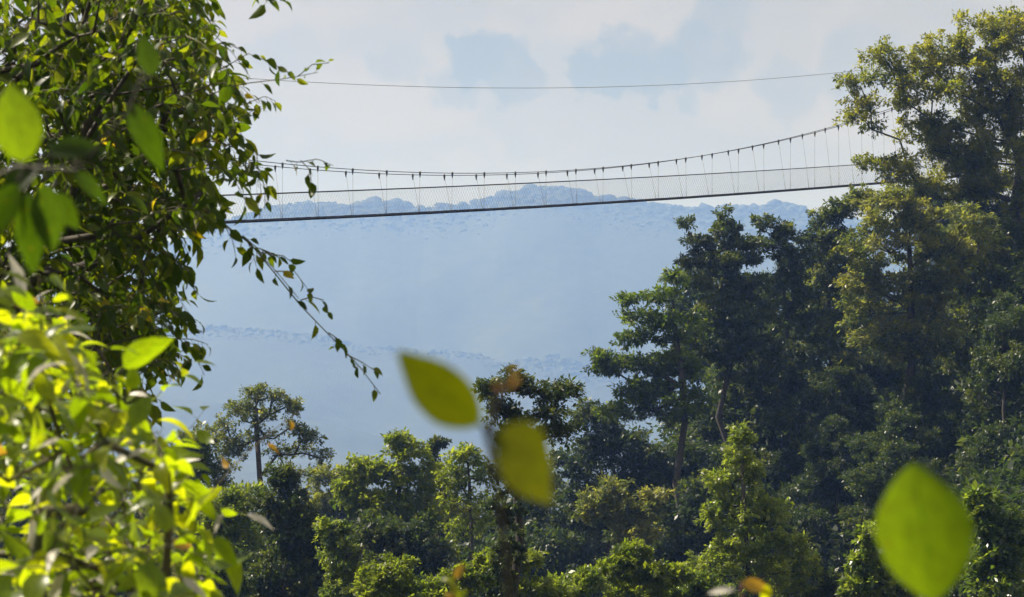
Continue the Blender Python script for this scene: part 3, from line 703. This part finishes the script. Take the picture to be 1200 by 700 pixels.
lt = Plant('leafy_tree', 'big leafy tree filling the upper left with small drooping leaves, backlit by the sun', 'tree', tb0)
r_ = np.random.default_rng(31)
anch = []; kk = 0
while len(anch) < 740 and kk < 40000:
    kk += 1
    x = r_.uniform(-190, 300); y = r_.uniform(-70, 475); d = r_.uniform(9.5, 13.8)
    ex = np.interp(y, edge[:, 0], edge[:, 1])
    if x > ex - 40: continue
    if x < 0 and r_.random() < .45: continue
    if r_.random() < .10 * (1 + math.sin(x * .045 + 1) * math.sin(y * .05)) : continue
    anch.append(at(x, y, d))
tb, P = skeleton(tb0, anch, .13, .0030, r_=r_, bend=.10, sides=7, trunk_top=at(-120, 60, 12.2))
# visible dark limb in the lower part
tb.add(bez(at(-60, 470, 11.5), at(60, 440, 11), at(165, 384, 10.6), 8), np.linspace(.028, .008, 8))
link('trunk', tb.mesh('trunk', M['bark'], tb0), lt.root)
def twig(pl, path, nl, size, vs, r_, rad=.003, spread=.9, hang=.55, pair=False, tone=None):
    path = np.asarray(path); m = len(path)
    pl.stem.add(path, np.linspace(rad, rad * .45, m), 4)
    for i in range(nl):
        f = (i + .6) / nl; q = f * (m - 1); a = int(min(q, m - 2)); pos = path[a] + (path[a + 1] - path[a]) * (q - a)
        T = path[a + 1] - path[a]; T /= np.linalg.norm(T)
        sd_ = np.cross(T, [0, 0, 1]); sd_ /= np.linalg.norm(sd_) + 1e-6
        upv = np.cross(sd_, T)
        ang = (math.pi * (i % 2) + r_.normal(0, .7))
        side = sd_ * math.cos(ang) + upv * math.sin(ang) * .8
        dd = T * .5 + side * spread + np.array([0, 0, -hang]) + r_.normal(0, .2, 3)
        nr = np.array([0, 0, .75]) + side * -.2 + r_.normal(0, .48, 3)
        st = .012 + .1 * size
        dn = dd / np.linalg.norm(dd)
        pl.stem.add([pos, pos + dn * st * .95], [rad * .4, rad * .3], 3)
        v = int(r_.choice(vs)) if not callable(vs) else vs(r_)
        pl.leaf(pos + dn * st * .9, dd, nr, size * r_.uniform(.6, 1.2), v)
def pick(r_):
    q = r_.random()
    if q < .006: return 14
    if q < .02: return 13
    return int(np.clip(r_.normal(6, 3.4), 0, 12))
for a in anch:
    x, y = pxof(a); ex = np.interp(y, edge[:, 0], edge[:, 1]); d = a[1]
    ln = r_.uniform(.22, .42)
    for k in range(2):
        dirv = np.array([r_.uniform(-.2, 1), r_.uniform(-.7, .5), r_.uniform(-.35, .55)]) if k == 0 else r_.normal(0, .6, 3) + [0.1, 0, .1]
        dirv /= np.linalg.norm(dirv)
        b1 = a + dirv * ln * .55 + [0, 0, .03]; c1 = a + dirv * ln - [0, 0, ln * .35]
        cx, cy_ = pxof(c1); ex2 = np.interp(cy_, edge[:, 0], edge[:, 1])
        if cx > ex2 + 6:
            ln2 = ln * .5; b1 = a + dirv * ln2 * .5; c1 = a + dirv * ln2 * .8 - [0, 0, ln2 * .6]
        twig(lt, bez(a, b1, c1, 5), 8, r_.uniform(.055, .115), pick, r_, rad=.0026)
# twigs that stand clear of the mass (photo columns and rows, distance)
def clear(pts, d, nl, size, hang=.5, spread=.8, rad=.0028, vs=None, pl=None):
    P_ = np.array([at(x, y, d + i * .05) for i, (x, y) in enumerate(pts)])
    # smooth resample
    t_ = np.linspace(0, len(P_) - 1, len(P_) * 3); P2 = np.stack([np.interp(t_, np.arange(len(P_)), P_[:, j]) for j in range(3)], 1)
    twig(pl or lt, P2, nl, size, vs or pick, r_, rad=rad, hang=hang, spread=spread)
clear([(225, 95), (262, 78), (290, 62), (315, 72), (335, 82)], 10.2, 13, .085)
clear([(225, 75), (245, 54), (262, 48), (285, 60)], 10.2, 8, .085)
clear([(240, 112), (280, 98), (330, 92), (352, 88), (372, 84)], 10.0, 7, .058)
clear([(348, 89), (365, 75), (385, 73)], 10.0, 5, .05, hang=.1)
clear([(250, 130), (285, 122), (310, 112), (322, 118)], 10.3, 8, .07)
clear([(255, 150), (285, 135), (305, 124)], 10.3, 7, .05)
clear([(220, 5), (235, 18), (245, 35)], 10.6, 8, .07)
clear([(255, 180), (280, 165), (300, 178), (303, 205), (306, 228)], 10.2, 10, .075)
clear([(285, 200), (303, 196), (310, 222), (310, 245)], 10.4, 8, .08)
clear([(335, 188), (350, 190), (372, 186), (390, 194)], 10.0, 6, .052)
clear([(352, 188), (362, 198), (364, 212)], 10.0, 3, .085, hang=1.2)
clear([(215, 232), (245, 250), (268, 268), (290, 282), (320, 318), (352, 358), (385, 392), (420, 428), (446, 462)], 9.8, 11, .072, rad=.0042)
clear([(235, 240), (262, 262), (290, 284), (322, 316), (350, 350)], 9.9, 3, .06, rad=.0032)
for pts, nl, sz in [([(284, 276), (300, 290), (312, 294), (325, 300)], 7, .078), ([(290, 284), (296, 296), (300, 312)], 5, .085), ([(322, 318), (345, 318), (365, 345)], 4, .07), ([(305, 296), (332, 300), (345, 310)], 4, .07),
                    ([(352, 352), (365, 348), (380, 352), (382, 365)], 5, .07), ([(385, 390), (400, 400), (395, 408)], 4, .062), ([(405, 415), (425, 425), (440, 435)], 6, .055), ([(262, 262), (272, 282), (276, 300)], 4, .07),
                    ([(180, 300), (215, 320), (232, 345)], 9, .075), ([(170, 350), (205, 366), (232, 376)], 9, .075), ([(160, 380), (190, 396), (228, 398), (244, 404)], 9, .08),
                    ([(140, 420), (180, 430), (205, 420), (222, 402)], 8, .08), ([(218, 400), (230, 420), (240, 440)], 4, .10), ([(190, 250), (225, 262), (250, 250)], 8, .08),
                    ([(302, -30), (306, -12), (312, 2)], 6, .09), ([(314, -25), (320, -10), (328, 0)], 5, .06), ([(200, -15), (225, 0), (232, 20)], 6, .07), ([(130, 440), (150, 455), (190, 470)], 7, .07)]:
    clear(pts, 10.0, nl, sz)
lt.finish(tv, 290, 'twig')

# ---- bright shrub at lower left, 2.4 to 5 m away
sv = []
for i in range(12):
    sv.append(leaf_variant_mesh('shrub_leaf', 'shrub_leaf', [.05, .2, .3, .4, .5, .55, .6, .7, .75, .85, .95, 1][i], 9, .42 + .03 * (i % 4), .2 + .09 * (i % 3), .1 + .15 * (i % 4), .05, 200 + i, curl=.06 * ((i % 3) - 1)))
sv.append(leaf_variant_mesh('dry_glint_leaf', 'dry', .95, 8, .24, .4, .4, .1, 230)); sv.append(leaf_variant_mesh('dry_glint_leaf', 'dry', .8, 8, .20, .5, .3, .1, 231))  # narrow white leaves: withered bracts, and painted stand-ins for sun reflections
sv.append(leaf_variant_mesh('orange_leaf', 'orange', .8, 8, .42, .3, .3, .06, 232))
sb = at(60, 0, 3.6); sb[2] = float(ground_h(sb[0], 3.6)) - .05
sh = Plant('leafy_shrub', 'bright yellow green shrub with pale dry leaves and white glints filling the lower left corner', 'shrub', sb)
sedge = np.array([(350, 30), (365, 75), (385, 95), (410, 105), (430, 130), (450, 165), (480, 195), (510, 215), (540, 228), (570, 245), (610, 275), (650, 280), (700, 265), (760, 260)], float)
r_ = np.random.default_rng(47)
def spick(r_):
    q = r_.random()
    if q < .09: return 12 + int(r_.random() < .4)
    if q < .10: return 14
    return int(r_.integers(0, 12))
an = []
while len(an) < 215:
    y = r_.uniform(375, 780); x = r_.uniform(-90, 250); d = 3.1 + 2.9 * r_.random()
    if x > np.interp(y, sedge[:, 0], sedge[:, 1]) - 32: continue
    if y < 470 and d < 3.1: d += .8
    an.append(at(x, y, d))
tb, P = skeleton(sb, an, .022, .0016, r_=r_, bend=.08, sides=6, trunk_top=at(60, 640, 3.7))
link('trunk', tb.mesh('trunk', M['twig'], sb), sh.root)
for a in an:
    for k in range(2):
        dv = np.array([r_.uniform(-.6, .9), r_.uniform(-.6, .4), r_.uniform(-.2, .8)]); dv /= np.linalg.norm(dv); ln = r_.uniform(.06, .14)
        c1 = a + dv * ln; cx, cy_ = pxof(c1)
        if cx > np.interp(cy_, sedge[:, 0], sedge[:, 1]) - 8: dv[0] *= -.3; c1 = a + dv * ln
        twig(sh, bez(a, a + dv * ln * .5 + [0, 0, .01], c1, 4), 4, r_.uniform(.046, .078), spick, r_, rad=.0016, hang=.35, spread=.9)
def sclear(pts, d, nl, size, vs=None, hang=.35, rad=.0014): clear(pts, d, nl, size, hang=hang, rad=rad, vs=vs or spick, pl=sh)
sclear([(30, 470), (38, 420), (40, 395), (45, 380)], 3.4, 5, .06)
sclear([(95, 470), (90, 430), (75, 400)], 3.0, 3, .075)
sclear([(180, 470), (205, 440), (222, 420)], 5.5, 5, .07); sclear([(200, 520), (225, 500), (240, 480)], 5.6, 5, .06)
sclear([(215, 625), (245, 580), (285, 535), (320, 505), (352, 480)], 4.6, 4, .032, vs=[14, 10, 14], rad=.0017)
sclear([(210, 570), (235, 585), (262, 598), (285, 600)], 4.0, 5, .055); sclear([(200, 640), (235, 650), (262, 640)], 3.6, 5, .07)
sclear([(180, 600), (215, 612), (250, 625), (270, 640)], 3.8, 6, .055); sclear([(185, 560), (205, 545), (225, 548), (240, 560)], 4.6, 6, .05)
sh.finish(sv, 290, 'twig')

# ---- blurred leaves right in front of the lens (1.2 to 2.5 m)
def petiole_leaf(pl, base, tip, dist, size_n, nrm, var, stem_to=None, rad=.0014, tipd=None):
    b_ = at(*base, dist); t_ = at(*tip, tipd or dist); dd = t_ - b_; pl.leaf(b_, dd, nrm, float(np.linalg.norm(dd)) * size_n, var)
    if stem_to is not None:
        e = at(*stem_to[:2], stem_to[2] if len(stem_to) > 2 else dist); pl.stem.add(bez(e, (e + b_) / 2 + [0, 0, .004], b_, 5), np.linspace(rad * 1.3, rad, 5), 6)
def nv(tone, width, fold, droop, seed, curl=0, mat='near_leaf', oval=False): return leaf_variant_mesh('broad_leaf', mat, tone, 16, width, fold, droop, .02, seed, curl, oval)
NV = [nv(.05, .52, .22, .05, 300), nv(.0, .80, .12, .10, 301, -.42), nv(.75, .67, .22, .04, 302, .05, oval=True), nv(.8, .50, .2, .1, 303, mat='shade_leaf'), nv(.3, .36, .4, .3, 304, .1, mat='shade_leaf'), nv(.95, .6, .2, .1, 305), nv(.1, .42, .35, .3, 306, mat='shade_leaf')]
g = lambda x, d: float(ground_h((x - HX) / F * d, d))
b0 = at(600, 0, 1.2); b0[2] = g(600, 1.2)
p1 = Plant('leafy_shoot', 'upright shoot with two large blurred olive leaves in front of the ivy clad trunk', 'shoot', b0)
p1.stem.add(np.array([b0, at(604, 1500, 1.2), at(601, 760, 1.2), at(594, 640, 1.2), at(582, 560, 1.2), at(572, 512, 1.2), at(584, 468, 1.2), at(600, 438, 1.2)]), np.array([.0034, .0028, .0018, .0015, .0016, .0022, .0008, .0004]), 7)
petiole_leaf(p1, (563, 498), (462, 411), 1.2, 1.0, (-.25, -1, -.15), 0, (572, 513))
petiole_leaf(p1, (581, 509), (664, 553), 1.13, 1.06, (.15, -1, .1), 1, (573, 513))
for (x, y, x2, y2, s_) in [(594, 455, 612, 440, 1), (590, 462, 578, 446, 1), (600, 440, 606, 424, .9)]:
    petiole_leaf(p1, (x, y), (x2, y2), 1.2, s_, (.3, -1, .2), 7)
RV = leaf_variant_mesh('young_leaf', 'orange', .0, 8, .36, .4, .3, .03, 320)
p1.finish(NV + [RV], 290, 'darktwig')
b1 = at(1095, 0, 1.3); b1[2] = g(1095, 1.3)
p2 = Plant('leafy_shoot', 'shoot with one big upright bright green leaf, blurred, at lower right', 'shoot', b1)
p2.stem.add(np.array([b1, at(1100, 1500, 1.3), at(1104, 900, 1.3), at(1100, 780, 1.3), at(1095, 735, 1.3)]), np.array([.004, .0038, .003, .0024, .0018]), 7)
petiole_leaf(p2, (1093, 706), (1076, 540), 1.3, 1.0, (-.2, -1, .12), 2, (1095, 736))
petiole_leaf(p2, (1090, 735), (1020, 705), 1.28, 1.0, (0, -.5, 1), 4, (1095, 745)); petiole_leaf(p2, (1100, 738), (1165, 708), 1.33, 1.0, (0, -.5, 1), 6, (1097, 745))
p2.finish(NV, 290, 'twig')
# overhanging near branch at the left edge
b2 = at(-240, 0, 2.3); b2[2] = g(-240, 2.3)
p3 = Plant('overhanging_branch', 'near out of focus branch with large soft leaves hanging in at the left edge', 'branch', b2)
p3.stem.add(np.array([b2, at(-230, 900, 2.3), at(-160, 400, 2.25), at(-60, 230, 2.2), at(20, 195, 2.15), at(90, 200, 2.1), at(150, 130, 2.1), at(168, 80, 2.1)]), np.array([.012, .010, .007, .0035, .0022, .0018, .0014, .001]), 7)
for (bx_, by_, tx, ty, d, nn, v) in [(28, 190, 8, 92, 1.9, (.1, -1, .1), 5), (178, 88, 166, 36, 2.6, (.1, -1, .2), 3), (150, 120, 192, 205, 2.4, (.3, -1, .4), 4), (55, 178, 128, 166, 2.1, (0, -1, .5), 6), (45, 195, -20, 235, 2.2, (0, -1, .5), 6),
                                     (50, 215, 62, 300, 2.2, (.4, -1, .2), 3), (60, 225, 92, 270, 2.3, (-.2, -1, .4), 3), (30, 225, 35, 330, 2.2, (.4, -1, .1), 4), (20, 215, -25, 290, 2.1, (.4, -1, .3), 6), (85, 200, 128, 240, 2.3, (.3, -1, .6), 4), (165, 150, 190, 200, 2.5, (.5, -1, .1), 4), (-10, 220, -40, 320, 2.2, (.1, -1, .1), 4)]:
    petiole_leaf(p3, (bx_, by_), (tx, ty), d, 1.0, nn, v, (min(bx_ + 6, 160) if bx_ < 160 else 160, by_ - 12 if by_ > 190 else by_ + 14, d), rad=.0016)
p3.finish(NV, 290, 'darktwig')
# small shoots at the bottom edge
for (x, lab, items) in [
    (868, 'curled orange and yellow leaf with a pale bud at the bottom edge right of centre', [((868, 682), (905, 690), 14), ((862, 690), (830, 690), 12), ((898, 684), (896, 708), 10)]),
    (533, 'small bright yellow shoot at the bottom edge left of the ivy clad trunk', [((533, 682), (520, 674), 11), ((534, 678), (542, 660), 14), ((536, 698), (531, 680), 10), ((534, 705), (546, 690), 9), ((532, 700), (522, 694), 14)])]:
    d = 2.6; bb = at(x, 0, d); bb[2] = g(x, d)
    q = Plant('leafy_shoot', lab, 'shoot', bb)
    q.stem.add(np.array([bb, at(x - 6, 1200, d), at(x - 4, 760, d), at(x, 700, d), at(x, items[0][0][1], d)]), np.array([.003, .003, .002, .0014, .0008]), 6)
    for (a, b_, v) in items: petiole_leaf(q, a, b_, d, 1.15, (.2, -1, .5), v, None)
    q.finish(sv, 290, 'redtwig')

# ------------------------------------------------------------------ haze: the air itself
hm = bpy.data.materials.new('haze'); hm.use_nodes = True; t = hm.node_tree; t.nodes.clear()
pv = t.nodes.new('ShaderNodeVolumePrincipled'); pv.inputs['Color'].default_value = (.25, .43, 1.0, 1); pv.inputs['Absorption Color'].default_value = (1, 1, 1, 1)
pv.inputs['Density'].default_value = .00043; pv.inputs['Anisotropy'].default_value = .3
oo = t.nodes.new('ShaderNodeOutputMaterial'); t.links.new(pv.outputs[0], oo.inputs['Volume'])
tb = Tubes(4); zb = float(GZ.min()) - 1.0; zt = max(float(GZ.max()), 240) + 22
tb.box((0, 1500, (zb + zt) / 2), (3600, 0, 0), (0, 2450, 0), (0, 0, (zt - zb) / 2))
o = link('haze', tb.mesh('haze', hm, None, False)); tag(o, 'pale blue haze filling the valley air', 'haze', kind='stuff')
print('zrange', GZ.min(), GZ.max())
